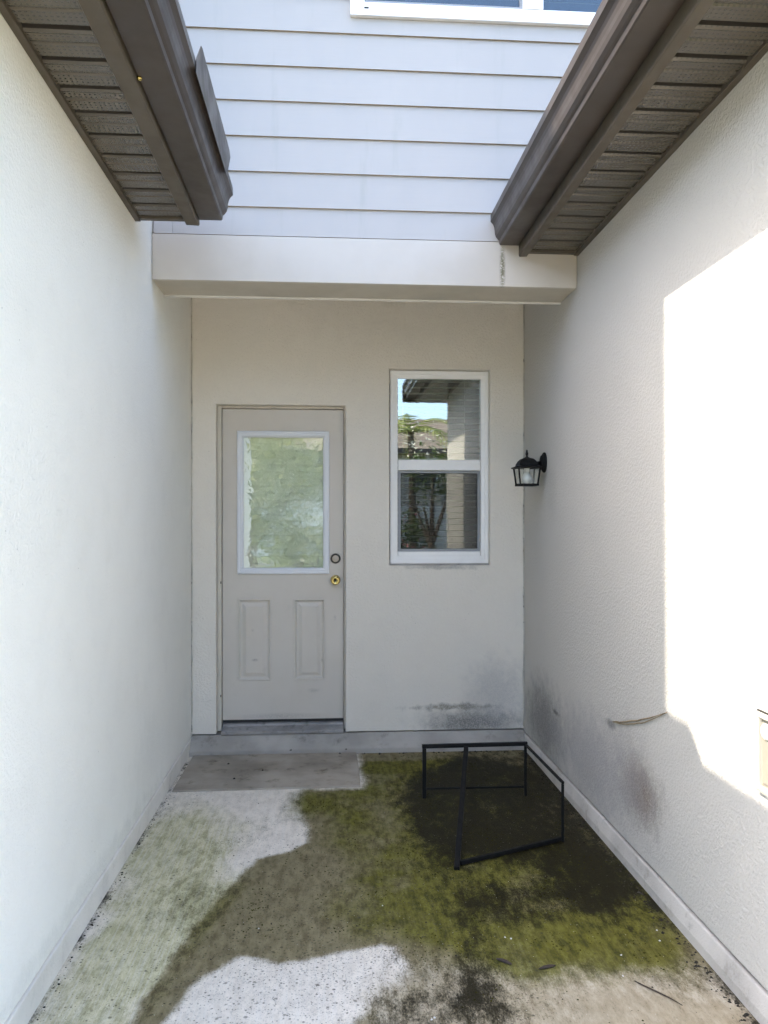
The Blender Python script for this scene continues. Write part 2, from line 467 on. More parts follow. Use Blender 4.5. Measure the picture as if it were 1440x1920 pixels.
# ------------------------------------------------------------------ concrete floor with its algae marks and painted shade
XL, XR, D, ZS = -0.894, 1.282, 5.102, 2.87
def floor_mat():
    t = NT('patio_concrete')
    at = t.new('ShaderNodeAttribute', attribute_name='stain_shade')
    sep = t.new('ShaderNodeSeparateColor'); t.L(at.outputs['Color'], sep.inputs[0])
    wet, moss, grime_shade = sep.outputs[0], sep.outputs[1], sep.outputs[2]
    at2 = t.new('ShaderNodeAttribute', attribute_name='tint')
    sep2 = t.new('ShaderNodeSeparateColor'); t.L(at2.outputs['Color'], sep2.inputs[0])
    warm, spots = sep2.outputs[0], sep2.outputs[1]
    tan = sep2.outputs[2]
    st = t.map((1, 0.42, 1))                       # marks drawn out along the broom strokes
    n_big = t.noise(5, 4, 0.62, src=st); n_mid = t.noise(26, 5, 0.72, src=st); n_fine = t.noise(170, 3, 0.75, src=st)
    # broom lines run away from the camera
    broom = t.noise(120, 2, 0.5, src=t.map((1.0, 0.03, 1)))
    def soft(v, amt, a, b):
        q = t.ma('ADD', v, t.ma('MULTIPLY', t.ma('SUBTRACT', n_mid, 0.5), amt))
        q = t.ma('ADD', q, t.ma('MULTIPLY', t.ma('SUBTRACT', n_fine, 0.5), amt*0.9))
        q = t.ma('ADD', q, t.ma('MULTIPLY', t.ma('SUBTRACT', n_big, 0.5), amt*0.8))
        return t.rng(q, a, b)
    clean = t.mix(t.rng(n_mid, 0.35, 0.7), (0.76, 0.68, 0.57), (0.62, 0.545, 0.45))
    tanc = t.mix(t.rng(n_mid, 0.35, 0.68), (0.60, 0.55, 0.35), (0.37, 0.335, 0.19))
    c = t.mix(soft(tan, 0.5, 0.1, 1.0), clean, tanc)
    warmc = t.mix(t.rng(n_mid, 0.3, 0.7), (0.45, 0.375, 0.262), (0.31, 0.252, 0.16))
    c = t.mix(soft(warm, 0.35, 0.1, 0.9), c, warmc)
    c = t.mix(t.ma('MULTIPLY', t.rng(broom, 0.45, 0.62), t.ma('MULTIPLY', t.ma('SUBTRACT', 1.0, warm), 0.22)), c, (0.70, 0.67, 0.60))
    wetc = t.mix(t.rng(n_mid, 0.32, 0.7), (0.225, 0.185, 0.095), (0.115, 0.090, 0.040))
    wetc = t.mix(t.ma('MULTIPLY', t.rng(n_fine, 0.52, 0.75), 0.5), wetc, (0.28, 0.24, 0.15))
    c = t.mix(t.ma('MULTIPLY', soft(wet, 0.55, 0.12, 0.88), 0.97), c, wetc)
    mossc = t.mix(t.rng(n_mid, 0.35, 0.68), (0.135, 0.125, 0.011), (0.044, 0.043, 0.005))
    mossc = t.mix(t.ma('MULTIPLY', t.rng(broom, 0.46, 0.66), 0.25), mossc, (0.17, 0.15, 0.045))
    c = t.mix(t.ma('MULTIPLY', soft(moss, 0.62, 0.08, 1.05), 0.92), c, mossc)
    # gritty grain over everything
    c = t.mix(t.ma('MULTIPLY', t.rng(n_fine, 0.53, 0.70), 0.55), c, t.mix(0.5, c, (0.07, 0.06, 0.04)))
    # lichen dots, two sizes, thinned by a patchy mask
    for sc, r0, r1, a in ((34, 0.08, 0.22, 0.62), (60, 0.12, 0.28, 0.7), (110, 0.14, 0.34, 0.6)):
        src = t.new('ShaderNodeVectorMath', operation='ADD')
        nv = t.noise(sc*1.4, 2, 0.5, col=True)
        sc2 = t.new('ShaderNodeVectorMath', operation='SCALE'); t.L(nv, sc2.inputs[0]); sc2.inputs['Scale'].default_value = 0.35/sc
        t.L(t.co, src.inputs[0]); t.L(sc2.outputs[0], src.inputs[1])
        v = t.voro(sc, src=src.outputs[0])
        sr = t.new('ShaderNodeSeparateColor'); t.L(v.outputs['Color'], sr.inputs[0])
        keep = t.rng(t.ma('ADD', t.ma('MULTIPLY', sr.outputs[0], 0.75), t.ma('MULTIPLY', spots, 0.80)), 0.78, 0.90)
        size = t.ma('MULTIPLY', v.outputs['Distance'], t.rng(sr.outputs[1], 0, 1, 0.75, 2.0))
        dot = t.ma('MULTIPLY', t.rng(size, r0, r1, 1, 0), keep)
        c = t.mix(t.ma('MULTIPLY', dot, a), c, (0.045, 0.04, 0.022))
    # fine dark scratches of root and algae
    scr = t.noise(55, 4, 0.75, dist=1.8)
    c = t.mix(t.ma('MULTIPLY', t.rng(scr, 0.56, 0.66), t.ma('MULTIPLY', spots, 0.5)), c, (0.10, 0.09, 0.06))
    c = t.mix(t.ma('MULTIPLY', soft(grime_shade, 1.30, 0.15, 1.0), 0.96), c, t.mix(n_big, (0.007, 0.0065, 0.0015), (0.014, 0.010, 0.003)))  # near-black shade by the table frame painted over the floor colour
    gl = t.voro(55); gr = t.new('ShaderNodeSeparateColor'); t.L(gl.outputs['Color'], gr.inputs[0])
    c = t.mix(t.ma('MULTIPLY', t.rng(gl.outputs['Distance'], 0.03, 0.09, 1, 0), t.rng(gr.outputs[2], 0.93, 0.95)), c, (0.6, 0.58, 0.52))
    h = t.ma('ADD', t.ma('MULTIPLY', broom, 0.6), t.ma('ADD', t.ma('MULTIPLY', n_fine, 0.5), t.ma('MULTIPLY', scr, 0.5)))
    rough = t.rng(grime_shade, 0.3, 1.0, 0.88, 0.62)
    return t.fin(c, rough, normal=t.bump(h, 0.55, 0.006), spec=0.15)

def smooth01(x): x = np.clip(x, 0, 1); return x*x*(3-2*x)

def poly_sd(P, poly):
    """signed distance (positive inside) from points P to a polygon"""
    n = len(poly); d = np.full(len(P), 1e9); ins = np.zeros(len(P), bool)
    for i in range(n):
        a = np.array(poly[i]); b = np.array(poly[(i+1)%n]); e = b-a
        t = np.clip(((P-a)@e)/(e@e), 0, 1)
        q = P - a - t[:,None]*e
        d = np.minimum(d, (q**2).sum(1))
        c = ((a[1] > P[:,1]) != (b[1] > P[:,1])) & (P[:,0] < (b[0]-a[0])*(P[:,1]-a[1])/(b[1]-a[1]+1e-12)+a[0])
        ins ^= c
    d = np.sqrt(d)
    return np.where(ins, d, -d)

def build_floor():
    xs = np.linspace(XL-0.02, XR+0.02, 175)
    ys = np.concatenate([np.linspace(-2.0, 1.7, 30)[:-1], np.linspace(1.7, D+0.05, 270)])
    X, Y = np.meshgrid(xs, ys)
    P = np.stack([X.ravel(), Y.ravel()], 1)
    N = np.array([mnoise.fractal(Vector((x*2.6, y*2.6, 1.3)), 0.7, 2.0, 5) for x, y in P])
    N2 = np.array([mnoise.fractal(Vector((x*6.5, y*6.5, 7.7)), 0.7, 2.0, 4) for x, y in P])
    def g(cx, cy, rx, ry, amp=1.0, wob=0.35):
        r = np.sqrt(((P[:,0]-cx)/rx)**2 + ((P[:,1]-cy)/ry)**2) + wob*0.6*N
        return amp*smooth01(1.25 - r)
    dark = [(-0.15,4.34),(-0.16,4.05),(-0.115,3.80),(-0.109,3.62),(-0.18,3.53),(-0.326,3.46),(-0.394,3.26),(-0.449,3.04),(-0.515,2.79),
            (-0.538,2.676),(-0.588,2.444),(-0.602,2.3),(-0.66,2.0),(-0.5,1.8),(1.4,1.8),(1.4,5.2),(0.2,5.2),(0.17,4.34)]
    lite = [(-0.52,2.28),(-0.468,2.409),(-0.439,2.517),(-0.354,2.631),(-0.306,2.676),(-0.177,2.632),(-0.035,2.658),(0.112,2.697),
            (0.18,2.725),(0.224,2.707),(0.24,2.6),(0.221,2.472),(0.114,2.369),(0.064,2.297),(0.0,2.1),(-0.05,1.6),(-0.5,1.6)]
    sd = poly_sd(P, dark) + 0.022*N + 0.006*N2
    sl_ = poly_sd(P, lite) + 0.016*N + 0.010*N2
    wid = 0.07 + 0.10*np.clip((P[:,1]-3.5)/0.6, 0, 1)          # the damp edge blurs towards the door
    wet = smooth01(0.5 + sd/wid)
    litm = smooth01(0.5 + sl_/0.07)
    wet = wet*(1-litm)
    beige = np.clip(g(0.95,2.12,0.60,0.55,1.0), 0, 1)
    patch = np.clip(g(0.36,2.40,0.30,0.26,1.0), 0, 1)
    wet = np.clip(wet*(1 - 0.96*beige)*(1 - 0.62*patch), 0, 1)
    inside = smooth01(0.5 + sd/0.14)*(1-litm)
    rim = np.exp(-((sd-0.035)/0.035)**2)*(1-litm)*np.clip((3.75-P[:,1])/0.4,0,1)*(P[:,0]<0)
    moss = (g(0.04,4.30,0.22,0.66,0.80) + g(0.36,4.72,0.44,0.15,1.1) + g(0.75,4.4,0.62,0.6,0.95) + g(0.78,3.3,0.66,0.80,1.0)
            + g(0.28,3.75,0.40,0.55,0.50) + g(0.28,2.98,0.36,0.34,0.75) + g(0.75,2.66,0.45,0.24,0.95) + g(1.1,2.85,0.28,0.5,0.7)
            + 0.35*rim)*inside
    moss += g(-0.60,3.60,0.27,0.14,0.34) + g(-0.55,3.12,0.20,0.42,0.40) + g(-0.16,4.10,0.12,0.34,0.60) + g(-0.40,3.75,0.2,0.2,0.22)
    grime_shade = (g(0.76,4.15,0.42,0.78,1.6,0.2) + g(0.92,3.75,0.38,0.70,1.0,0.2) + g(0.5,3.7,0.3,0.5,0.35) + g(0.78,2.98,0.46,0.17,0.62,0.7) + g(1.12,3.02,0.20,0.35,0.55) + g(1.08,3.45,0.26,0.55,0.55,0.6)  # painted shade under the frame and smudge before it, mixed with black algae
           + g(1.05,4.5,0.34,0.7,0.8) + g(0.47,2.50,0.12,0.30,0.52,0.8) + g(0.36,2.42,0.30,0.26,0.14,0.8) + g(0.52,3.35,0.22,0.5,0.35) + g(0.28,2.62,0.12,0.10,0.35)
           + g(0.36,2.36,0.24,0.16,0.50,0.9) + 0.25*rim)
    moss = moss*np.clip(1.0+0.45*N2+0.4*N, 0.5, 1.3)
    grime_shade = grime_shade*np.clip(1-0.8*g(0.40,4.78,0.32,0.10,1.0),0,1)
    # grime where the slab meets the walls
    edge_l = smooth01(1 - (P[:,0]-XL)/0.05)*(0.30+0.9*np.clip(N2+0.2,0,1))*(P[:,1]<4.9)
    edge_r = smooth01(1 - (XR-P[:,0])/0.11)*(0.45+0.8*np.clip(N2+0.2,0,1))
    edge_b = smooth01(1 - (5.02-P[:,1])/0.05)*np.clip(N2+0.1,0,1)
    grime_shade = grime_shade + edge_l*0.9 + edge_r + edge_b
    warm = np.clip(beige + patch*0.9, 0, 1)
    tan = g(-0.62,3.35,0.34,0.75,0.95) + g(-0.72,2.5,0.22,0.6,0.70) + g(-0.55,2.9,0.25,0.4,0.5) + g(-0.75,3.9,0.2,0.5,0.4) + 0.12
    tan = np.clip(tan*(1-litm)*(1 - 0.75*np.exp(-((sd+0.06)/0.07)**2)*np.clip((P[:,1]-3.0)/0.5,0,1)), 0, 1)
    spots = np.clip(0.26 + g(0.1,2.8,0.7,0.7,0.5) + g(-0.4,2.45,0.6,0.6,0.25) + g(0.36,2.42,0.34,0.32,1.0) + g(0.2,3.1,0.5,0.6,0.4) - g(-0.3,4.2,0.4,0.5,0.4) - g(0.98,2.15,0.4,0.35,0.6) + 0.3*N, 0, 1)
    nx, ny = len(xs), len(ys)
    verts = [(float(x), float(y), 0.0) for x, y in P]
    faces = [(j*nx+i, j*nx+i+1, (j+1)*nx+i+1, (j+1)*nx+i) for j in range(ny-1) for i in range(nx-1)]
    me = bpy.data.meshes.new('patio_slab')
    me.from_pydata(verts, [], faces)
    for nm, (r, g_, b) in (('stain_shade', (wet, moss, grime_shade)), ('tint', (warm, spots, tan))):
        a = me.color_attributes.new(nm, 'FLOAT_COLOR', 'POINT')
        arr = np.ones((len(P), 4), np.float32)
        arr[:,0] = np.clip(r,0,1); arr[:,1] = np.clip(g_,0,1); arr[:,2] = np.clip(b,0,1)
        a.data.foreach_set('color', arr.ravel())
    me.materials.append(floor_mat())
    o = link(bpy.data.objects.new('patio_floor', me))
    return tag(o, 'broom finished concrete floor with green algae, damp and painted shade by the frame', None, kind='structure')
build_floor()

# ------------------------------------------------------------------ ground outside
bm = BM()
v = [bm.verts.new(p) for p in ((-600,-600,-0.06),(600,-600,-0.06),(600,600,-0.06),(-600,600,-0.06))]
bm.faces.new(v)
tag(obj('lawn', bm, M['grass']), 'green lawn around the houses', kind='structure')
tag(obj('driveway', bx(-7.0, 10, -4.2, -2.004, -0.2, -0.004), M['walk']), 'pale concrete driveway', kind='structure')
tag(obj('road', bx(-200, 200, -19, -12, -0.3, -0.05), M['asphalt']), 'asphalt street', kind='structure')
tag(obj('pavement', bx(-200, 200, -11.9, -10.4, -0.3, 0.04), M['walk']), 'concrete pavement along the street', kind='structure')

# ------------------------------------------------------------------ walls
ZW = 0.095                                   # foot of the stucco
YL0, YR0 = 1.6, 1.82                        # near ends of the two wings
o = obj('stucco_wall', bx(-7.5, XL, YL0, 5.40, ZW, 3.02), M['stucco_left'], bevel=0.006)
tag(o, 'bright shaded stucco wall on the left under the perforated soffit', 'wall')
LW = o
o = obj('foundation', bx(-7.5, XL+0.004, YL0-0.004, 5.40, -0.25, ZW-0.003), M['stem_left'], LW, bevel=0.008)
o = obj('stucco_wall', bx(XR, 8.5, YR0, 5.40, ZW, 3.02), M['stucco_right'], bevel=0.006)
tag(o, 'stucco wall on the right with a sunlit patch and black lantern', 'wall')
RW = o
bm = BM()
prism(bm, [(XR+0.3,-0.25),(XR-0.022,-0.25),(XR-0.020,0.035),(XR-0.006,ZW-0.008),(XR+0.3,ZW-0.008)], 1, YR0-0.01, 5.3)
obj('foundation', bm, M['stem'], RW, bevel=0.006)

DOOR = (-0.736, 0.099, 0.118, 2.243)
WIN = (0.387, 1.053, 1.197, 2.488)
bm = holed(BM(), XL-0.0, XR+0.0, 0.112, 3.3, D, D+0.22, [(DOOR[0],DOOR[1],0.0,DOOR[3]), WIN])
BW = tag(obj('stucco_wall', bm, M['stucco_back'], bevel=0.006), 'beige stucco wall at the back holding the door and window', 'wall')
bm = BM()
prism(bm, [(D+0.25,-0.25),(5.0,-0.25),(5.0,0.030),(5.008,0.038),(D-0.004,0.106),(D+0.25,0.106)], 0, XL+0.002, XR-0.002)
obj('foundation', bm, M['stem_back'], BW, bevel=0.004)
for x, s in ((XL, 1), (XR, -1)):             # wobbly caulk bead in the corners
    pts = [(x+s*(0.004+0.002*mnoise.noise(Vector((x, 0, z*9)))), D-0.004, z) for z in np.linspace(0.13, 3.2, 60)]
    obj('caulk_bead', tube(BM(), pts, [0.005+0.003*mnoise.noise(Vector((x+5, 0, p[2]*14))) for p in pts], 6), M['caulk'], BW, smooth=True)

# small paper room behind the openings so that nothing outside shines in
bm = BM()
box(bm, XL+0.05, XR-0.05, D+0.225, D+3.0, 0.1, 3.28)
bmesh.ops.delete(bm, geom=[f for f in bm.faces if f.calc_center_median().y < D+0.3], context='FACES_ONLY')
tag(obj('interior_walls', bm, M['dark_room']), 'dim room behind the window', kind='structure')

# ------------------------------------------------------------------ upper storey: siding, beam, ceiling
SY = 4.0
UW = (0.102, 1.985, 4.054, 5.45)             # upstairs window outline
SW = thing('siding_wall', (0, SY, 2.93), 'pale lap siding wall of the upper storey above the beam', 'wall')
def plank(x0, x1, zb, zt):
    bm = BM()
    prism(bm, [(SY-0.016, zb), (SY-0.003, zb+0.0005), (SY-0.002, zt+0.012), (SY-0.0095+0.006, zt+0.012)], 0, x0, x1)
    o = obj('siding_plank', bm, M['siding'], SW)
    o.data.materials.append(M['raw_edge'])
    for f in o.data.polygons:
        if f.normal.z < -0.8: f.material_index = 1
rows = [2.930, 3.075, 3.254, 3.433, 3.613, 3.792, 3.970, 4.149]
while rows[-1] < 6.0: rows.append(rows[-1]+0.179)
for i, zb in enumerate(rows[:-1]):
    zt = rows[i+1]
    if i == 0:
        plank(XL+0.012, -0.790, zb-0.0015, zt); plank(-0.7885, XR, zb-0.0015, zt)
    elif zb > 3.9 and zb < UW[3]:
        a = (-1.9, UW[0]+0.02); b = (UW[1]-0.02, 3.2)
        if zb < UW[2]:                                             # notched round the sill
            zm, zq = UW[2]+0.01, zt+0.012
            bm = prism(BM(), [(a[0],zb),(b[1],zb),(b[1],zq),(b[0],zq),(b[0],zm),(a[1],zm),(a[1],zq),(a[0],zq)], 1, SY-0.016, SY-0.0025)
            for v_ in bm.verts:
                if v_.co.y < SY-0.01: v_.co.y += 0.0125*(v_.co.z-zb)/(zq-zb)
            o = obj('siding_plank', bm, M['siding'], SW)
            o.data.materials.append(M['raw_edge'])
            for f in o.data.polygons:
                if f.normal.z < -0.8 and f.center.z < zb-2.93+0.01: f.material_index = 1
        else:
            plank(*a, zb, zt); plank(*b, zb, zt)
    else:
        plank(-1.9, 3.2, zb, zt)
bm = holed(BM(), -6, 7, 2.94, 6.2, SY, SY+0.16, [(UW[0]+0.04, UW[1]-0.04, UW[2]+0.04, UW[3]-0.04)])
obj('sheathing', bm, M['siding'], SW)
# the left block of the upper storey comes forward; its corner throws the upright shadow edge on the right wall
o = obj('upper_storey', bx(-7.0, -1.9, 3.0, SY-0.002, 3.3, 8.2), M['siding'])
tag(o, 'forward block of the upper storey above the left roof', 'building')
o = obj('upper_storey', bx(-7.0, 7.0, SY+0.17, 9.0, 6.2, 8.2), M['siding'])
tag(o, 'top of the main house above the siding wall', 'building')

BE = thing('beam', (0.2, SY, 2.695), 'cream boxed beam across the recess below the siding', 'beam')
t = NT('beam_face_paint')
c = t.mix(t.rng(t.noise(3, 4), 0.35, 0.7), (0.54, 0.50, 0.44), (0.50, 0.46, 0.40))
nz = t.noise(70, 5, 0.7)
mk = t.blob((0.887-0.2, -0.012, 0.095), (0.022, 0.5, 0.19), 0.9, nz)
c = t.mix(t.ma('MULTIPLY', t.ma('MULTIPLY', mk, t.rng(nz, 0.40, 0.52)), 0.9), c, (0.10, 0.095, 0.04))
c = t.mix(t.ma('MULTIPLY', t.blob((1.16, -0.012, 0.17), (0.35, 0.5, 0.12), 0.6, t.noise(20, 4)), 0.35), c, (0.55, 0.48, 0.34))
bm_face = t.fin(c, 0.5, normal=t.bump(t.noise(90, 3), 0.05, 0.003), spec=0.4)
obj('face_board', bx(XL+0.003, XR-0.003, SY-0.016, SY+0.006, 2.697, 2.926), bm_face, BE, bevel=0.002)
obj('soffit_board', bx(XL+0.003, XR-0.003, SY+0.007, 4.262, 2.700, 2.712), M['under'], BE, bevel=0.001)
obj('back_board', bx(XL+0.003, XR-0.003, 4.263, 4.281, 2.692, 2.98), M['trim'], BE, bevel=0.002)
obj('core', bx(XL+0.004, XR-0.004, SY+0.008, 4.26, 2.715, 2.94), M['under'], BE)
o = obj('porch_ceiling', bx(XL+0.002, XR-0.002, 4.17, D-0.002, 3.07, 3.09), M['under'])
tag(o, 'painted ceiling of the recess behind the beam', 'ceiling')

# upstairs twin window
UWn = thing('twin_window', ((UW[0]+UW[1])/2, SY-0.03, UW[2]), 'white framed twin window high in the siding wall', 'window')
fy0, fy1 = SY-0.035, SY+0.06
x0, x1, z0, z1 = UW
bm = BM(); loops(bm, x0, x1, z0, z1, fy0, [(0,0.035),(0,0),(0.028,-0.001),(0.030,0.004),(0.072,0.010),(0.076,0.05)], cap=False)
obj('frame', bm, M['vinyl'], UWn)
obj('mullion', bx(0.990, 1.098, fy0+0.004, fy0+0.06, z0+0.071, z1-0.07), M['vinyl'], UWn, bevel=0.003)
obj('pane', bx(x0+0.074, 0.991, fy0+0.028, fy0+0.032, z0+0.072, z1-0.072), M['up_glass'], UWn)
obj('pane', bx(1.097, x1-0.074, fy0+0.040, fy0+0.044, z0+0.072, z1-0.072), M['up_glass'], UWn)
bm = BM(); loops(bm, x0+0.076, 0.988, z0+0.074, z1-0.074, fy0+0.014, [(0,0.016),(0,0),(0.010,0.0),(0.012,0.012)], cap=False)
obj('screen_frame', bm, M['screenframe'], UWn)
obj('weep_hole', bx(0.172, 0.195, fy0+0.001, fy0+0.02, z0+0.036, z0+0.042), M['rubber'], UWn)
bm = BM()
for k in range(26):
    z = z0+0.1+k*0.05
    prism(bm, [(SY+0.09,z),(SY+0.094,z-0.002),(SY+0.105,z+0.047),(SY+0.101,z+0.049)], 0, x0+0.05, x1-0.05)
o = obj('blind', bm, M['curtain'], UWn)

# ------------------------------------------------------------------ eaves
def eave(side, xw, xs, xf, xo, y_near, y_far, label, glabel, offs):
    """soffit from the wall at xw to xs, fascia xs..xf, gutter from xf to xo; side +1 when the outside lies towards +X"""
    s = side
    r = lambda a, b: (min(a,b), max(a,b))
    E = thing('soffit', (xw, (y_near+y_far)/2, ZS), label, 'soffit')
    n = int((y_far-y_near-0.03)/0.1524)
    proto = None
    yb = y_far-0.035
    for k in range(n):
        ya, yb2 = yb-0.1524*(k+1), yb-0.1524*k
        if proto is None:
            a, b = r(xw+s*0.004, xs)
            bm = BM()
            # interlocking vinyl panel: flat face, a raised lip and a shallow V along one edge
            prism(bm, [(yb2-0.0005, ZS+0.022), (yb2-0.0005, ZS+0.018), (yb2-0.0015, ZS+0.017), (yb2-0.002, ZS), (yb2-0.060, ZS), (yb2-0.064, ZS+0.005),
                       (yb2-0.074, ZS+0.001), (yb2-0.078, ZS), (ya+0.042, ZS), (ya+0.034, ZS-0.002), (ya+0.026, ZS+0.0045), (ya+0.0235, ZS+0.016), (ya+0.0005, ZS+0.018), (ya+0.0005, ZS+0.022)], 0, a, b)
            proto = obj('soffit_panel', bm, M['soffit'], E)
            proto.data.materials.append(M['joint'])          # shade of the deep interlocks painted in, with grime
            for f in proto.data.polygons:
                if f.center.z > 0.0065 and f.center.z < 0.0205 and abs(f.normal.x) < 0.5: f.material_index = 1
        else:
            p = proto.copy(); p.parent = E; p.location = (0, -0.1524*k, 0); link(p)
    a, b = r(xw+s*0.001, xw+s*0.026)
    obj('wall_channel', bx(a, b, y_near, y_far, ZS-0.012, ZS+0.012), M['fascia'], E, bevel=0.002)
    a, b = r(xw+s*0.0265, xs-s*0.001)
    obj('end_trim', bx(a, b, y_far-0.034, y_far-0.002, ZS-0.008, ZS+0.022), M['fascia'], E, bevel=0.002)
    a, b = r(xs, xf)
    bm = BM()
    prism(bm, [(xs, ZS+0.15), (xs, ZS-0.010), (xs+s*0.004, ZS-0.016), (xf-s*0.004, ZS-0.018), (xf, ZS-0.012), (xf, ZS+0.15)], 1, y_near, y_far+0.016)
    obj('fascia', bm, M['fascia'], E, bevel=0.001)
    a, b = r(xw, xf)
    obj('backing', bx(a+0.006, b-0.006, y_near+0.01, y_far-0.006, ZS+0.034, ZS+0.16), M['fascia'], E)
    # K-style gutter
    W = abs(xo-xf)
    prof = [(0.004,0.150),(0.004,0.0),(0.66*W,0.0),(0.69*W,0.004),(0.705*W,0.022),(0.76*W,0.030),(0.82*W,0.042),(0.845*W,0.058),(0.855*W,0.074),
            (0.875*W,0.090),(0.91*W,0.103),(0.96*W,0.112),(W,0.118),(W,0.150),(0.985*W,0.156),(0.93*W,0.154),(0.93*W,0.146)]
    P = [(xf+s*d, ZS+offs+z) for d, z in prof]
    ya, yb = y_near, y_far
    G = thing('gutter', (xf, (ya+yb)/2, ZS), glabel, 'gutter')
    bm = prism(BM(), P, 1, ya, yb, close=False)
    g = obj('trough', bm, M['gutter'], G, solid=0.0018)
    bm = BM(); prism(bm, [P[i] for i in range(0, 14)], 1, yb-0.001, yb+0.0015)
    obj('end_cap', bm, M['gutter'], G)
    return E, G

ya, yb = 1.16, 3.655
EL, GL = eave(1, XL, -0.668, -0.604, -0.450, ya, yb, 'taupe perforated soffit under the left eave', 'brown gutter of the left eave with upright splash guard', 0.004)
ER, GR = eave(-1, XR, 1.018, 0.972, 0.822, 1.42, 3.968, 'taupe perforated soffit under the right eave', 'brown gutter of the right eave catching a strip of sun', 0.035)
# splash guard on the left gutter
bm = BM()
pts = [(2.64,2.975),(2.65,3.03),(2.742,3.126),(2.766,3.134),(3.50,3.128),(3.537,3.11),(3.425,2.985),(3.41,2.972)]
prism(bm, [(y,z) for y,z in pts], 0, -0.4475, -0.4455)
obj('splash_guard', bm, M['gutter'], GL)
# brass button added to mimic sun shining through a gutter gap
o = obj('sun_spot', lathe(BM(), (-0.598, 2.50, 2.872), [(0.002,0.004),(0.008,0.002),(0.010,-0.004),(0.006,-0.007),(0.001,-0.008)], 2, 12), M['brass'], GL, smooth=True)
# return of the right eave round the near end of its wing (seen in the window's reflection)
bm = BM(); prism(bm, [(1.42,ZS+0.15),(1.42,ZS),(1.335,ZS),(1.32,ZS+0.05),(1.29,ZS+0.115),(1.29,ZS+0.15)], 0, 0.83, 8.4)
obj('return_trough', bm, M['gutter'], GR)
obj('return_soffit', bx(0.98, 8.4, 1.425, YR0-0.002, ZS+0.001, ZS+0.02), M['soffit'], ER)
bm = BM(); prism(bm, [(1.16,ZS+0.15),(1.16,ZS),(1.075,ZS),(1.06,ZS+0.05),(1.03,ZS+0.115),(1.03,ZS+0.15)], 0, -7.4, -0.46)
obj('return_trough', bm, M['gutter'], GL)
obj('return_soffit', bx(-7.4, -0.62, 1.165, YL0-0.002, ZS+0.001, ZS+0.02), M['soffit'], EL)

# hipped shingle roofs over both wings
def wing_roof(xe, xi, y0, y1, label):
    rise = 0.42
    s = 1 if xi > xe else -1
    bm = BM()
    run = abs(xi-xe)
    z0 = 3.045
    A = bm.verts.new((xe,y0,z0)); B = bm.verts.new((xe,y1,z0)); Cc = bm.verts.new((xi,y1,z0+run*rise)); Dd = bm.verts.new((xi,min(y0+run,y1-0.05),z0+run*rise)); Ee = bm.verts.new((xi,y0,z0))
    low = [bm.verts.new((q.co.x,q.co.y,z0-0.012)) for q in (A,B,Cc,Ee)]
    bm.faces.new((A,B,Cc,Dd)); bm.faces.new((A,Dd,Ee)); bm.faces.new((A,Ee,low[3],low[0])); bm.faces.new((A,low[0],low[1],B)); bm.faces.new((B,low[1],low[2],Cc)); bm.faces.new(low)
    tag(obj('shingle_roof', bm, M['shingle']), label, 'roof')
wing_roof(-0.49, -6.0, 1.06, 3.66, 'brown shingle roof over the left wing behind its gutter')
wing_roof(0.862, 7.0, 1.32, 3.984, 'brown shingle roof over the right wing behind its gutter')

# ------------------------------------------------------------------ door
DY = D+0.075                                                   # face of the slab
DR = thing('door', (-0.31, DY, 0.13), 'beige half glass exterior door with brass knob', 'door')
x0, x1, zb, zt = -0.705, 0.086, 0.184, 2.224
# jambs and head
for a, b in ((DOOR[0]+0.001, x0-0.003), (x1+0.002, DOOR[1]-0.001)):
    bm = BM(); box(bm, a, b, D+0.052, D+0.21, 0.118, DOOR[3]-0.001)
    obj('jamb', bm, M['jamb'], DR, bevel=0.003)
obj('head_jamb', bx(x0-0.0028, x1+0.0018, D+0.052, D+0.21, zt+0.003, DOOR[3]-0.001), M['jamb'], DR, bevel=0.003)
obj('stop', bx(x0-0.002, x0+0.008, DY+0.046, D+0.20, 0.15, zt), M['jamb'], DR)
LITE = (-0.611, -0.006, 1.139, 2.081)
PN = [(-0.607, -0.388, 0.437, 0.979), (-0.241, -0.033, 0.437, 0.977)]
bm = holed(BM(), x0, x1, zb, zt, DY, DY+0.044, [(LITE[0]+0.02, LITE[1]-0.02, LITE[2]+0.02, LITE[3]-0.02), *[(p[0],p[1],p[2],p[3]) for p in PN]])
obj('slab', bm, M['door'], DR, bevel=0.0015)
for p in PN:
    bm = BM(); loops(bm, *p, DY, [(0.0,0.0),(0.004,-0.003),(0.010,-0.003),(0.020,0.009),(0.030,0.010),(0.036,0.008),(0.052,0.001),(0.056,0.0005)])
    obj('panel', bm, M['door'], DR)
bm = BM(); loops(bm, *LITE, DY, [(0,-0.0005),(0.001,-0.010),(0.006,-0.015),(0.014,-0.016),(0.018,-0.012),(0.026,-0.013),(0.036,-0.006),(0.042,0.004),(0.043,0.02)], cap=False)
obj('lite_frame', bm, M['lite'], DR)
obj('glass_pane', bx(LITE[0]+0.040, LITE[1]-0.040, DY+0.008, DY+0.012, LITE[2]+0.04, LITE[3]-0.04), M['door_glass'], DR)
z = LITE[2]+0.025
first = None; k = 0
while z < LITE[3]-0.03:
    if first is None:
        bm = BM(); prism(bm, [(DY+0.030,z),(DY+0.0315,z-0.0015),(DY+0.0385,z+0.047),(DY+0.037,z+0.0485)], 0, LITE[0]+0.022, LITE[1]-0.022)
        first = obj('blind_slat', bm, M['slat'], DR)
    else:
        q = first.copy(); q.parent = DR; q.location = (0.0008*math.sin(k*2.1), 0, 0.0465*k); link(q)
    z += 0.0465; k += 1
obj('blind_backing', bx(LITE[0]+0.021, LITE[1]-0.021, DY+0.0405, DY+0.043, LITE[2]+0.021, LITE[3]-0.021), M['slat'], DR)
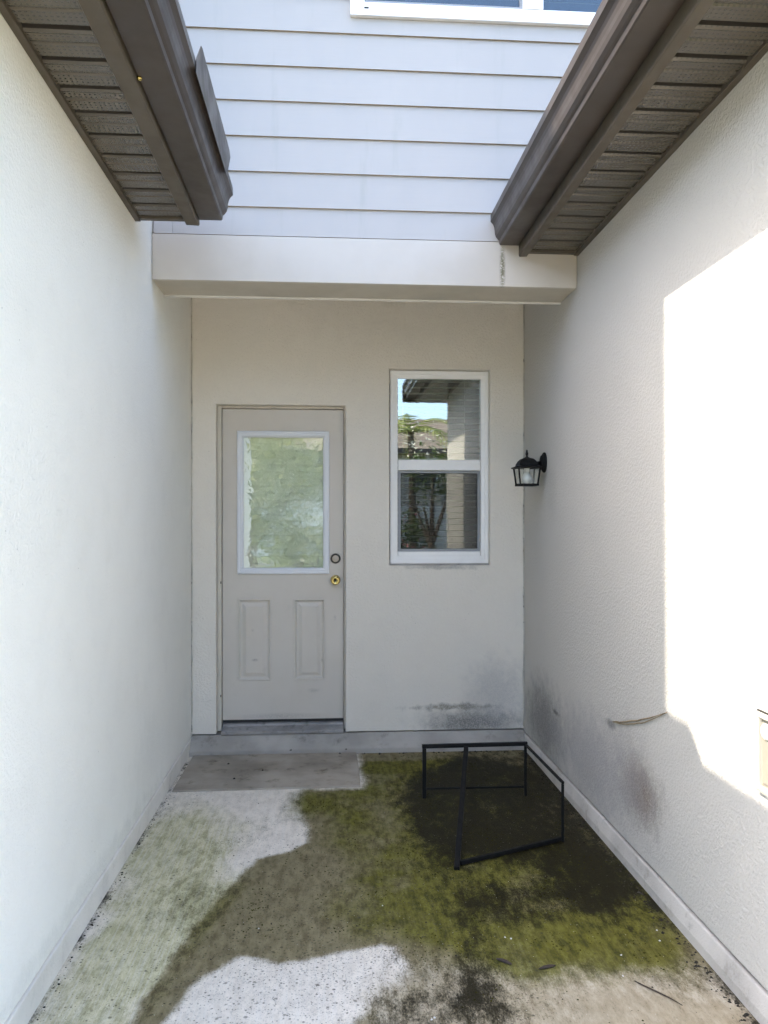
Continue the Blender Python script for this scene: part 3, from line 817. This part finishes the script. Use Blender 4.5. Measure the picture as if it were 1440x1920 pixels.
obj('door_sweep', bx(x0+0.002, x1-0.002, DY+0.004, DY+0.040, 0.167, 0.1835), M['rubber'], DR)
bm = BM(); prism(bm, [(D-0.015,0.110),(D-0.015,0.128),(D-0.010,0.131),(D+0.06,0.146),(D+0.064,0.158),(D+0.10,0.166),(D+0.21,0.166),(D+0.21,0.110)], 0, DOOR[0]+0.0335, DOOR[1]-0.014)
obj('threshold', bm, M['sill'], DR, bevel=0.002)
kx = 0.034
K = obj('knob', lathe(BM(), (kx, DY, 1.099), [(0.030,0.0),(0.033,0.002),(0.033,0.006),(0.026,0.011),(0.014,0.014),(0.012,0.030),(0.018,0.036),(0.026,0.044),(0.0285,0.054),(0.026,0.064),(0.019,0.069),(0.017,0.0675),(0.010,0.068),(0.0095,0.066),(0.0008,0.066)], 1, 32), M['brass'], DR, smooth=True)
kh = BM(); box(kh, kx-0.0035, kx+0.0035, DY-0.0675, DY-0.063, 1.0945, 1.1035)
obj('keyway', kh, M['rubber'], K)
K = obj('deadbolt', lathe(BM(), (kx, DY, 1.241), [(0.033,0.0),(0.034,0.003),(0.032,0.012),(0.027,0.020),(0.0235,0.022),(0.0225,0.019),(0.0005,0.019)], 1, 32), M['bronze'], DR, smooth=True)
L = obj('lock_face', lathe(BM(), (kx, DY-0.017, 1.241), [(0.0222,0.0),(0.0222,0.004),(0.020,0.007),(0.0005,0.0075)], 1, 28), M['lockface'], K, smooth=True)
for zz in (1.06, 0.32):
    obj('latch_plate', bx(DOOR[0]+0.020, DOOR[0]+0.027, D+0.049, D+0.056, zz+0.02, zz+0.035), M['bronze'], DR)

# ------------------------------------------------------------------ window
WY = D+0.045
WN = thing('window', (0.72, WY, 1.2), 'white single hung window with blinds beside the door', 'window')
fx0, fx1, fz0, fz1 = 0.401, 1.046, 1.213, 2.479
bm = BM(); loops(bm, fx0, fx1, fz0, fz1, WY, [(-0.006,0.05),(-0.006,0.002),(0,0),(0.018,0),(0.020,0.006),(0.044,0.009),(0.047,0.055)], cap=False)
obj('frame', bm, M['vinyl'], WN, bevel=0.001)
obj('meeting_rail', bx(fx0+0.0475, fx1-0.0475, WY+0.004, WY+0.040, 1.826, 1.896), M['vinyl'], WN, bevel=0.003)
obj('bottom_rail', bx(fx0+0.0475, fx1-0.0475, WY+0.012, WY+0.055, fz0+0.0445, 1.286), M['vinyl'], WN, bevel=0.003)
obj('pane', bx(fx0+0.046, fx1-0.046, WY+0.020, WY+0.024, 1.894, fz1-0.045), M['glass'], WN)
obj('pane', bx(fx0+0.046, fx1-0.046, WY+0.046, WY+0.050, 1.284, 1.828), M['glass'], WN)
sx0, sx1, sz0, sz1 = fx0+0.049, fx1-0.0475, 1.287, 1.825
SF = BM(); loops(SF, sx0, sx1, sz0, sz1, WY+0.024, [(0,0.012),(0,0),(0.016,0.0),(0.017,0.006)], cap=False)
sf = obj('screen_frame', SF, M['screenframe'], WN)
bm = BM(); vv = [bm.verts.new(p) for p in ((sx0+0.016,WY+0.030,sz0+0.016),(sx1-0.016,WY+0.030,sz0+0.016),(sx1-0.016,WY+0.030,sz1-0.016),(sx0+0.016,WY+0.030,sz1-0.016))]; bm.faces.new(vv)
obj('screen_mesh', bm, M['screen'], sf)
BL = thing('window_blind', (0.72, D+0.30, 2.47), 'open horizontal slat blind behind the window glass', 'blind')
first = None
for k in range(31):
    z = 1.215+0.0415*k
    if first is None:
        bm = BM(); prism(bm, [(D+0.275,z),(D+0.300,z+0.0035),(D+0.325,z),(D+0.325,z-0.0028),(D+0.300,z+0.0007),(D+0.275,z-0.0028)], 0, 0.36, 1.085)
        first = obj('slat', bm, M['slat_in'], BL)
    else:
        q = first.copy(); q.parent = BL; q.location = (0, 0, 0.0415*k); link(q)
for x in (0.50, 0.93):
    obj('ladder_cord', tube(BM(), [(x, D+0.272, 1.2), (x, D+0.272, 2.5)], 0.0018, 6), M['slat_in'], BL)
obj('head_rail', bx(0.36, 1.085, D+0.27, D+0.33, 2.475, 2.515), M['slat_in'], BL)
# stucco sill below the frame
bm = BM(); prism(bm, [(D+0.004,1.198),(D+0.004,1.199),(WY+0.03,1.2125),(WY+0.03,1.198)], 0, WIN[0]+0.001, WIN[1]-0.001)
obj('sill', bm, M['stem'], WN)

# ------------------------------------------------------------------ wall lantern
lx, ly = 1.172, 4.60
LN = thing('wall_lantern', (XR, ly, 1.84), 'black square wall lantern with clear glass on the right wall', 'wall lamp')
bm = lathe(BM(), (XR, ly, 1.838), [(0.060,0.0),(0.062,0.006),(0.056,0.014),(0.046,0.018),(0.040,0.026),(0.022,0.030),(0.002,0.031)], 0, 24, 0.78)
obj('back_plate', bm, M['black'], LN, smooth=False)
bm = tube(BM(), [(XR-0.02,ly,1.835),(XR-0.055,ly,1.833),(lx+0.02,ly,1.842)], [0.014,0.011,0.013], 10)
obj('arm', bm, M['black'], LN, smooth=True)
def frustum(bm, c, rings):
    R = []
    for r, z in rings:
        R.append([bm.verts.new((c[0]+a*r, c[1]+b*r, z)) for a,b in ((-1,-1),(1,-1),(1,1),(-1,1))])
    for A,B in zip(R,R[1:]):
        for i in range(4): bm.faces.new((A[i],A[(i+1)%4],B[(i+1)%4],B[i]))
    bm.faces.new(R[0][::-1]); bm.faces.new(R[-1])
    return bm
zr = 1.806
obj('roof', frustum(BM(), (lx,ly), [(0.070,zr-0.004),(0.078,zr-0.002),(0.078,zr+0.005),(0.058,zr+0.010),(0.055,zr+0.022),(0.046,zr+0.040),(0.034,zr+0.052),(0.016,zr+0.059),(0.008,zr+0.064)]), M['black'], LN, bevel=0.002)
obj('finial', lathe(BM(), (lx,ly,0), [(0.010,zr+0.062),(0.006,zr+0.070),(0.008,zr+0.078),(0.0085,zr+0.088),(0.005,zr+0.096),(0.0065,zr+0.101),(0.003,zr+0.107),(0.0005,zr+0.108)], 2, 14), M['black'], LN, smooth=True)
rt, rb, zb2 = 0.064, 0.052, 1.703
for a, b in ((-1,-1),(1,-1),(1,1),(-1,1)):
    obj('cage_post', bar(BM(), (lx+a*rt,ly+b*rt,zr-0.003), (lx+a*rb,ly+b*rb,zb2), 0.009), M['black'], LN)
bm = BM()
for a,b,c,d in ((-1,-1,1,-1),(1,-1,1,1),(1,1,-1,1),(-1,1,-1,-1)):
    bar(bm, (lx+a*(rb+0.002),ly+b*(rb+0.002),zb2), (lx+c*(rb+0.002),ly+d*(rb+0.002),zb2), 0.011, 0.012)
obj('bottom_ring', bm, M['black'], LN)
for a,b,c,d in ((-1,-1,1,-1),(1,-1,1,1),(1,1,-1,1),(-1,1,-1,-1)):
    k1, k2 = rt-0.004, rb-0.004
    bm = BM(); bm.faces.new([bm.verts.new(p) for p in ((lx+a*k1,ly+b*k1,zr-0.006),(lx+c*k1,ly+d*k1,zr-0.006),(lx+c*k2,ly+d*k2,zb2+0.004),(lx+a*k2,ly+b*k2,zb2+0.004))])
    obj('pane', bm, M['lamp_glass'], LN)
obj('socket', lathe(BM(), (lx,ly,0), [(0.016,zr),(0.017,zr-0.02),(0.015,zr-0.024)], 2, 14), M['vinyl'], LN)
obj('bulb', lathe(BM(), (lx,ly,0), [(0.013,zr-0.022),(0.016,zr-0.030),(0.024,zr-0.045),(0.030,zr-0.060),(0.030,zr-0.073),(0.022,zr-0.087),(0.010,zr-0.093),(0.001,zr-0.095)], 2, 20), M['bulb'], LN, smooth=True)

# ------------------------------------------------------------------ recessed service box at the right edge
UB = thing('service_box', (XR, 2.15, 0.68), 'cream recessed plastic box low on the sunlit right wall', 'wall box')
def ring_x(bm, y0, y1, z0, z1, x, steps, cap):
    R = []
    for ins, dp in steps:
        R.append([bm.verts.new((x+dp, a, b)) for a,b in ((y0+ins,z0+ins),(y1-ins,z0+ins),(y1-ins,z1-ins),(y0+ins,z1-ins))])
    for A,B in zip(R,R[1:]):
        for i in range(4): bm.faces.new((A[i],A[(i+1)%4],B[(i+1)%4],B[i]))
    if cap: bm.faces.new(R[-1])
    return bm
obj('frame', ring_x(BM(), 2.03, 2.256, 0.676, 0.912, XR, [(0,-0.001),(0.001,-0.012),(0.012,-0.014),(0.016,-0.010),(0.018,-0.002)], False), M['plastic'], UB)
obj('cover', ring_x(BM(), 2.048, 2.238, 0.694, 0.894, XR, [(0,-0.002),(0.010,-0.004),(0.014,-0.008)], True), M['plastic_tan'], UB)
obj('latch', lathe(BM(), (XR-0.006, 2.205, 0.862), [(0.024,0.0),(0.024,0.004),(0.018,0.009),(0.001,0.011)], 0, 20), M['vinyl'], UB, smooth=True)
obj('seal', bx(XR-0.005, XR-0.0005, 2.026, 2.26, 0.9125, 0.9175), M['rubber'], UB)

# ------------------------------------------------------------------ pad in front of the door
bm = BM()
xs = np.linspace(XL+0.028, 0.168, 40)
front = [(float(x), 4.345+0.006*mnoise.noise(Vector((x*9,0,0)))+0.012*(x-XL)) for x in xs]
prof = [(XL+0.028, 4.985)] + [(0.172, 4.985)]
poly = [(a,b) for a,b in front] + [(0.170, 4.7), (0.166, 4.994), (XL+0.03, 4.994)]
A = [bm.verts.new((a,b,0.0)) for a,b in poly]; Bv = [bm.verts.new((a,b,0.010)) for a,b in poly]
for i in range(len(poly)):
    j = (i+1)%len(poly); bm.faces.new((A[i],A[j],Bv[j],Bv[i]))
bm.faces.new(Bv)
tag(obj('door_pad', bm, M['pad'], bevel=0.004), 'thin grey concrete pad at the foot of the door', 'concrete pad')

# ------------------------------------------------------------------ black metal frame in the corner
TF = thing('metal_frame', (0.78, 4.157, 0), 'low black metal table frame without a top in the right back corner', 'table frame')
ty, tz = 4.157, 0.279
def member(name, *segs, wd=0.02):
    bm = BM()
    for p, q in segs: bar(bm, p, q, wd)
    return obj(name, bm, M['black'], TF, bevel=0.002)
member('top_rail', ((0.490,ty,tz),(1.062,ty,tz+0.004)))
member('leg', ((0.502,ty,0.002),(0.502,ty,tz-0.0105)))
member('leg', ((1.052,ty,0.002),(1.052,ty,tz-0.007)), wd=0.014)
member('slanted_leg', ((0.535,3.285,0.004),(0.725,ty-0.0215,tz-0.006)), wd=0.024)
member('leg', ((1.072,3.545,0.002),(1.072,3.545,tz-0.010)), wd=0.012)
member('side_rail', ((1.072,3.537,tz-0.003),(1.053,ty-0.0105,tz-0.001)), wd=0.012)
member('runner', ((0.556,3.325,0.014),(1.063,3.548,0.014)), wd=0.018)
member('stretcher', ((0.513,ty,0.052),(1.044,ty,0.050)), wd=0.010)

bm = BM()  # thin tubes added for a tan crack-like line at the sun patch edge
for k, (dz, r_) in enumerate(((0.0, 0.0035), (-0.010, 0.0028))):
    pts = []
    for q in range(15):
        u = q/14
        y = 3.46 - 0.57*u
        z = 0.574 + 0.135*u + 0.045*u*u + dz*math.sin(PI*u)*1.4 + 0.006*mnoise.noise(Vector((u*9, k*3.1, 0)))
        pts.append((XR-0.004+0.002*mnoise.noise(Vector((u*7, 2, k))), y, z))
    tube(bm, pts, [r_*(0.5+0.6*math.sin(PI*min(1,0.15+q/14))) for q in range(15)], 6)
tag(obj('wall_line', bm, M['wallline'], smooth=True), 'thin tan line on the right wall beside the sunlit patch', 'stem')

# ------------------------------------------------------------------ litter on the floor
bm = tube(BM(), [(0.975,2.445,0.004),(0.995,2.412,0.006),(1.022,2.382,0.005),(1.050,2.340,0.007),(1.072,2.312,0.003)], [0.0016,0.0024,0.0026,0.0022,0.0010], 7)
tag(obj('twig', bm, M['twig'], smooth=True), 'thin dark dry twig lying on the pale floor at the lower right', 'twig')
def pod(x, y, ang, ln, wd):
    bm = BM(); prof = [(-1,0.0),(-0.8,0.45),(-0.3,0.95),(0.3,1),(0.75,0.6),(1,0.05)]
    pts = []; rad = []
    for t_, r_ in prof:
        pts.append((x+math.cos(ang)*t_*ln/2, y+math.sin(ang)*t_*ln/2, 0.005+0.003*(1-t_*t_))); rad.append(max(0.0006, r_*wd/2))
    tube(bm, pts, rad, 8)
    for v_ in bm.verts: v_.co.z = max(0.001, v_.co.z*0.8)
    return bm
tag(obj('seed_pod', pod(0.581, 2.583, -0.7, 0.062, 0.014), M['twig'], smooth=True), 'brown curled seed pod on the olive floor, left of the two', 'seed pod', 'seed pods on the floor')
tag(obj('seed_pod', pod(0.716, 2.540, 0.25, 0.066, 0.013), M['twig'], smooth=True), 'brown seed pod on the olive floor, right of the two', 'seed pod', 'seed pods on the floor')
bm = BM()
random.seed(3)
def crumb(x, y, z, s, flat=0.4):
    vs = []
    for k in range(6):
        a = k*PI/3+random.random()*0.6; r = s*(0.6+0.6*random.random())
        vs.append((x+r*math.cos(a), y+r*math.sin(a)))
    lo = [bm.verts.new((a,b,z)) for a,b in vs]; tp = bm.verts.new((x,y,z+s*flat*2))
    for k in range(6): bm.faces.new((lo[k],lo[(k+1)%6],tp))
for k in range(300):                                            # along the right wall
    y = 2.0+2.9*random.random()
    crumb(XR-0.03-abs(random.gauss(0,0.03)), y, 0.0005, 0.0025+0.006*random.random()**2)
for k in range(120):                                            # along the left wall
    y = 2.2+2.7*random.random()
    crumb(XL+0.012+abs(random.gauss(0,0.012)), y, 0.0005, 0.002+0.004*random.random()**2)
for k in range(60):                                             # by the back ledge
    crumb(0.18+1.0*random.random(), 4.99-abs(random.gauss(0,0.02)), 0.0005, 0.003+0.007*random.random()**2)
for k in range(150):
    crumb(-0.6+1.8*random.random(), 2.1+2.6*random.random(), 0.0005, 0.0015+0.004*random.random()**3)
for x, y in ((-0.25,4.99),(0.10,4.985),(0.06,4.97),(-0.62,4.8),(-0.40,4.66),(-0.55,4.52)):
    crumb(x, y, 0.0105 if y < 4.98 else 0.031, 0.009)
tuft = BM()
_b = bm; bm = tuft
rt = random.Random(21)
n_ = 0
while n_ < 2600:
    x, y = -0.5+1.75*rt.random(), 2.15+2.8*rt.random()
    if x < -0.15-0.32*max(0, (3.7-y)) or (y > 4.3 and x < 0.2): continue        # off the dry strip and the pad
    if y < 2.72 and x < 0.25: continue
    if y < 2.5 and x > 0.55 and rt.random() < 0.85: continue
    if mnoise.noise(Vector((x*5, y*5, 3))) < -0.05+0.4*rt.random(): continue
    crumb(x, y, 0.0004, 0.0012+0.0035*rt.random()**2, 0.35); n_ += 1
bm = _b
tag(obj('moss', tuft, M['moss']), 'tiny dark green moss tufts growing over the damp concrete', 'moss', kind='stuff')
tag(obj('leaf_litter', bm, M['debris']), 'dark crumbs of leaf litter on the floor along the walls', 'litter', kind='stuff')
bm = BM()
for x, y in ((-0.26,2.86),(0.30,2.30),(0.31,2.308),(0.99,2.60),(0.62,2.74),(0.64,2.73),(0.20,3.0),(1.18,2.75),(1.16,2.68),(0.95,2.48)):
    crumb(x, y, 0.0005, 0.004, 0.5)
for k in range(9):
    crumb(-0.10+0.17*random.random(), D-0.012+0.01*random.random(), 0.128, 0.004, 0.5)
tag(obj('paint_chips', bm, M['pebble']), 'white chips scattered on the floor and threshold', 'chips', kind='stuff')

# ------------------------------------------------------------------ garden and street behind the camera (seen in the panes)
def leaves(bm, c, r, n, size, seed, clumps=14, cut=0.5):
    rnd = random.Random(seed)
    cl = []
    for k in range(clumps):
        d = Vector((rnd.gauss(0,1), rnd.gauss(0,1), rnd.gauss(0,0.9))).normalized()
        cl.append((Vector((d.x*r[0]*0.7, d.y*r[1]*0.7, d.z*r[2]*0.7)), 0.25+0.3*rnd.random()))
    for k in range(n):
        cc, rr = rnd.choice(cl)
        d = Vector((rnd.gauss(0,1), rnd.gauss(0,1), rnd.gauss(0,1))).normalized()*(rnd.random()**0.5)
        p = Vector(c)+cc+Vector((d.x*r[0]*rr, d.y*r[1]*rr, d.z*r[2]*rr))*1.4
        if p.z < 0.05: continue
        a = Vector((rnd.gauss(0,1), rnd.gauss(0,1), rnd.gauss(0,0.6))).normalized()
        b = a.cross(Vector((rnd.gauss(0,1), rnd.gauss(0,1), rnd.gauss(0,1)))).normalized()
        s = size*(0.6+0.8*rnd.random())
        bm.faces.new([bm.verts.new(q) for q in (p-a*s, p+b*s*0.4, p+a*s, p-b*s*0.4)])
    return bm
def tree(name, x, y, h, trunk_h, r, n, size, seed, label, cat, leafm='leaf', flower=None, nfl=0):
    T = thing(name, (x,y,-0.06), label, cat)
    rnd = random.Random(seed)
    bm = BM()
    tube(bm, [(x,y,-0.1),(x+0.03,y,trunk_h*0.5),(x,y+0.04,trunk_h),(x+0.05,y,trunk_h+(h-trunk_h)*0.6)], [0.09,0.07,0.06,0.02], 8)
    for k in range(6):
        a = k*1.05+rnd.random()
        tube(bm, [(x,y,trunk_h*0.9),(x+math.cos(a)*r[0]*0.4,y+math.sin(a)*r[1]*0.4,trunk_h+r[2]*0.5),(x+math.cos(a)*r[0]*0.75,y+math.sin(a)*r[1]*0.75,trunk_h+r[2]*(0.7+0.5*rnd.random()))], [0.045,0.03,0.008], 6)
    obj('trunk', bm, M['bark'], T)
    cz = h-r[2]
    obj('crown', leaves(BM(), (x,y,cz), r, n, size, seed, 18), M[leafm], T)
    if flower: f_ = obj('flower', leaves(BM(), (x,y,cz+r[2]*0.1), (r[0]*1.08,r[1]*1.08,r[2]*1.05), nfl, size*0.7, seed+5, 9), M[flower], T); tag(f_, kind='stuff')
    return T
tree('garden_tree', -1.5, -4.9, 3.9, 1.0, (1.5,1.1,1.5), 9000, 0.055, 11, 'leafy green tree with cream blossom behind the photographer', 'tree', 'leaf2', 'petal', 900)
tree('flowering_shrub', 1.95, -4.7, 3.35, 1.1, (0.5,0.5,0.85), 260, 0.06, 12, 'tall loose shrub with cream flowers by the driveway', 'shrub', 'leaf', 'petal', 110)
tree('flowering_shrub', 1.5, -6.2, 1.7, 0.3, (0.7,0.7,0.75), 1600, 0.06, 13, 'low green shrub with pink flowers by the driveway', 'shrub', 'leaf', 'petal_pink', 120)
tree('flowering_shrub', -0.30, -4.3, 1.55, 0.3, (0.75,0.6,0.68), 3600, 0.05, 17, 'rounded bright green shrub with cream flowers at the patio edge', 'shrub', 'leaf2', 'petal', 260)
tree('garden_tree', -4.6, -8.5, 5.2, 1.6, (2.0,1.6,1.8), 3200, 0.11, 15, 'taller green tree at the left of the garden', 'tree')
# palm
PX, PY = 2.05, -9.5
T = thing('palm_tree', (PX,PY,-0.06), 'feathery palm tree on the lawn', 'palm tree')
obj('trunk', tube(BM(), [(PX,PY,-0.1),(PX+0.06,PY,1.0),(PX+0.04,PY,2.6),(PX,PY,3.8)], [0.15,0.11,0.09,0.08], 10), M['bark'], T)
bm = BM(); rnd = random.Random(4)
for k in range(10):
    a = k*2.4; el = 0.3+0.9*rnd.random(); Lf = 1.7
    pr = None
    for q in range(14):
        u = q/13
        p = Vector((PX,PY,3.8)) + Vector((math.cos(a),math.sin(a),0))*Lf*u*math.cos(el*0.7) + Vector((0,0,1))*(Lf*u*math.sin(el) - 1.5*u*u)
        if pr is not None:
            dv = (p-pr).normalized(); sd_ = dv.cross(Vector((0,0,1))).normalized()
            for sg in (-1,1):
                tip = p + sd_*sg*0.42*(1-0.6*u) + dv*0.25 - Vector((0,0,0.15))
                bm.faces.new([bm.verts.new(z_) for z_ in (pr, (pr+p)/2+dv*0.02, tip)])
            bar(bm, pr, p, 0.02*(1.1-u))
        pr = p
obj('frond', bm, M['leaf2'], T)
# house across the street
HX, HY = 2.0, -27.0
H = thing('neighbour_house', (HX,HY,-0.06), 'beige two storey house with a brown roof across the street', 'house')
obj('wall', bx(HX-9, HX+9, HY-8, HY, -0.06, 5.1), M['house_wall'], H)
bm = BM()
A = [bm.verts.new(p) for p in ((HX-9.6,HY+0.6,5.0),(HX+9.6,HY+0.6,5.0),(HX+9.6,HY-8.6,5.0),(HX-9.6,HY-8.6,5.0))]
Bq = [bm.verts.new(p) for p in ((HX-5.5,HY-4,7.0),(HX+5.5,HY-4,7.0))]
bm.faces.new((A[0],A[1],Bq[1],Bq[0])); bm.faces.new((A[2],A[3],Bq[0],Bq[1])); bm.faces.new((A[1],A[2],Bq[1])); bm.faces.new((A[3],A[0],Bq[0])); bm.faces.new(A[::-1])
obj('roof', bm, M['far_roof'], H)
obj('fascia', bx(HX-9.6, HX+9.6, HY+0.605, HY+0.66, 4.8, 5.02), M['gutter'], H)
for x in (-6.5, -2.2, 2.4, 6.6):
    f = obj('window_frame', bx(HX+x-0.75, HX+x+0.75, HY+0.002, HY+0.06, 3.2, 4.6), M['house_trim'], H)
    obj('pane', bx(HX+x-0.65, HX+x+0.65, HY+0.055, HY+0.07, 3.3, 4.5), M['far_glass'], f)
for x in (-4.5, 3.2):
    f = obj('garage_door', bx(HX+x-2.4, HX+x+2.4, HY+0.002, HY+0.05, -0.05, 2.3), M['house_trim'], H)
    for k in range(4): obj('panel', bx(HX+x-2.3, HX+x+2.3, HY+0.045, HY+0.065, 0.02+k*0.56, 0.54+k*0.56), M['house_trim'], f)
f = obj('front_door', bx(HX-0.6, HX+0.5, HY+0.002, HY+0.05, 0, 2.2), M['gutter'], H)
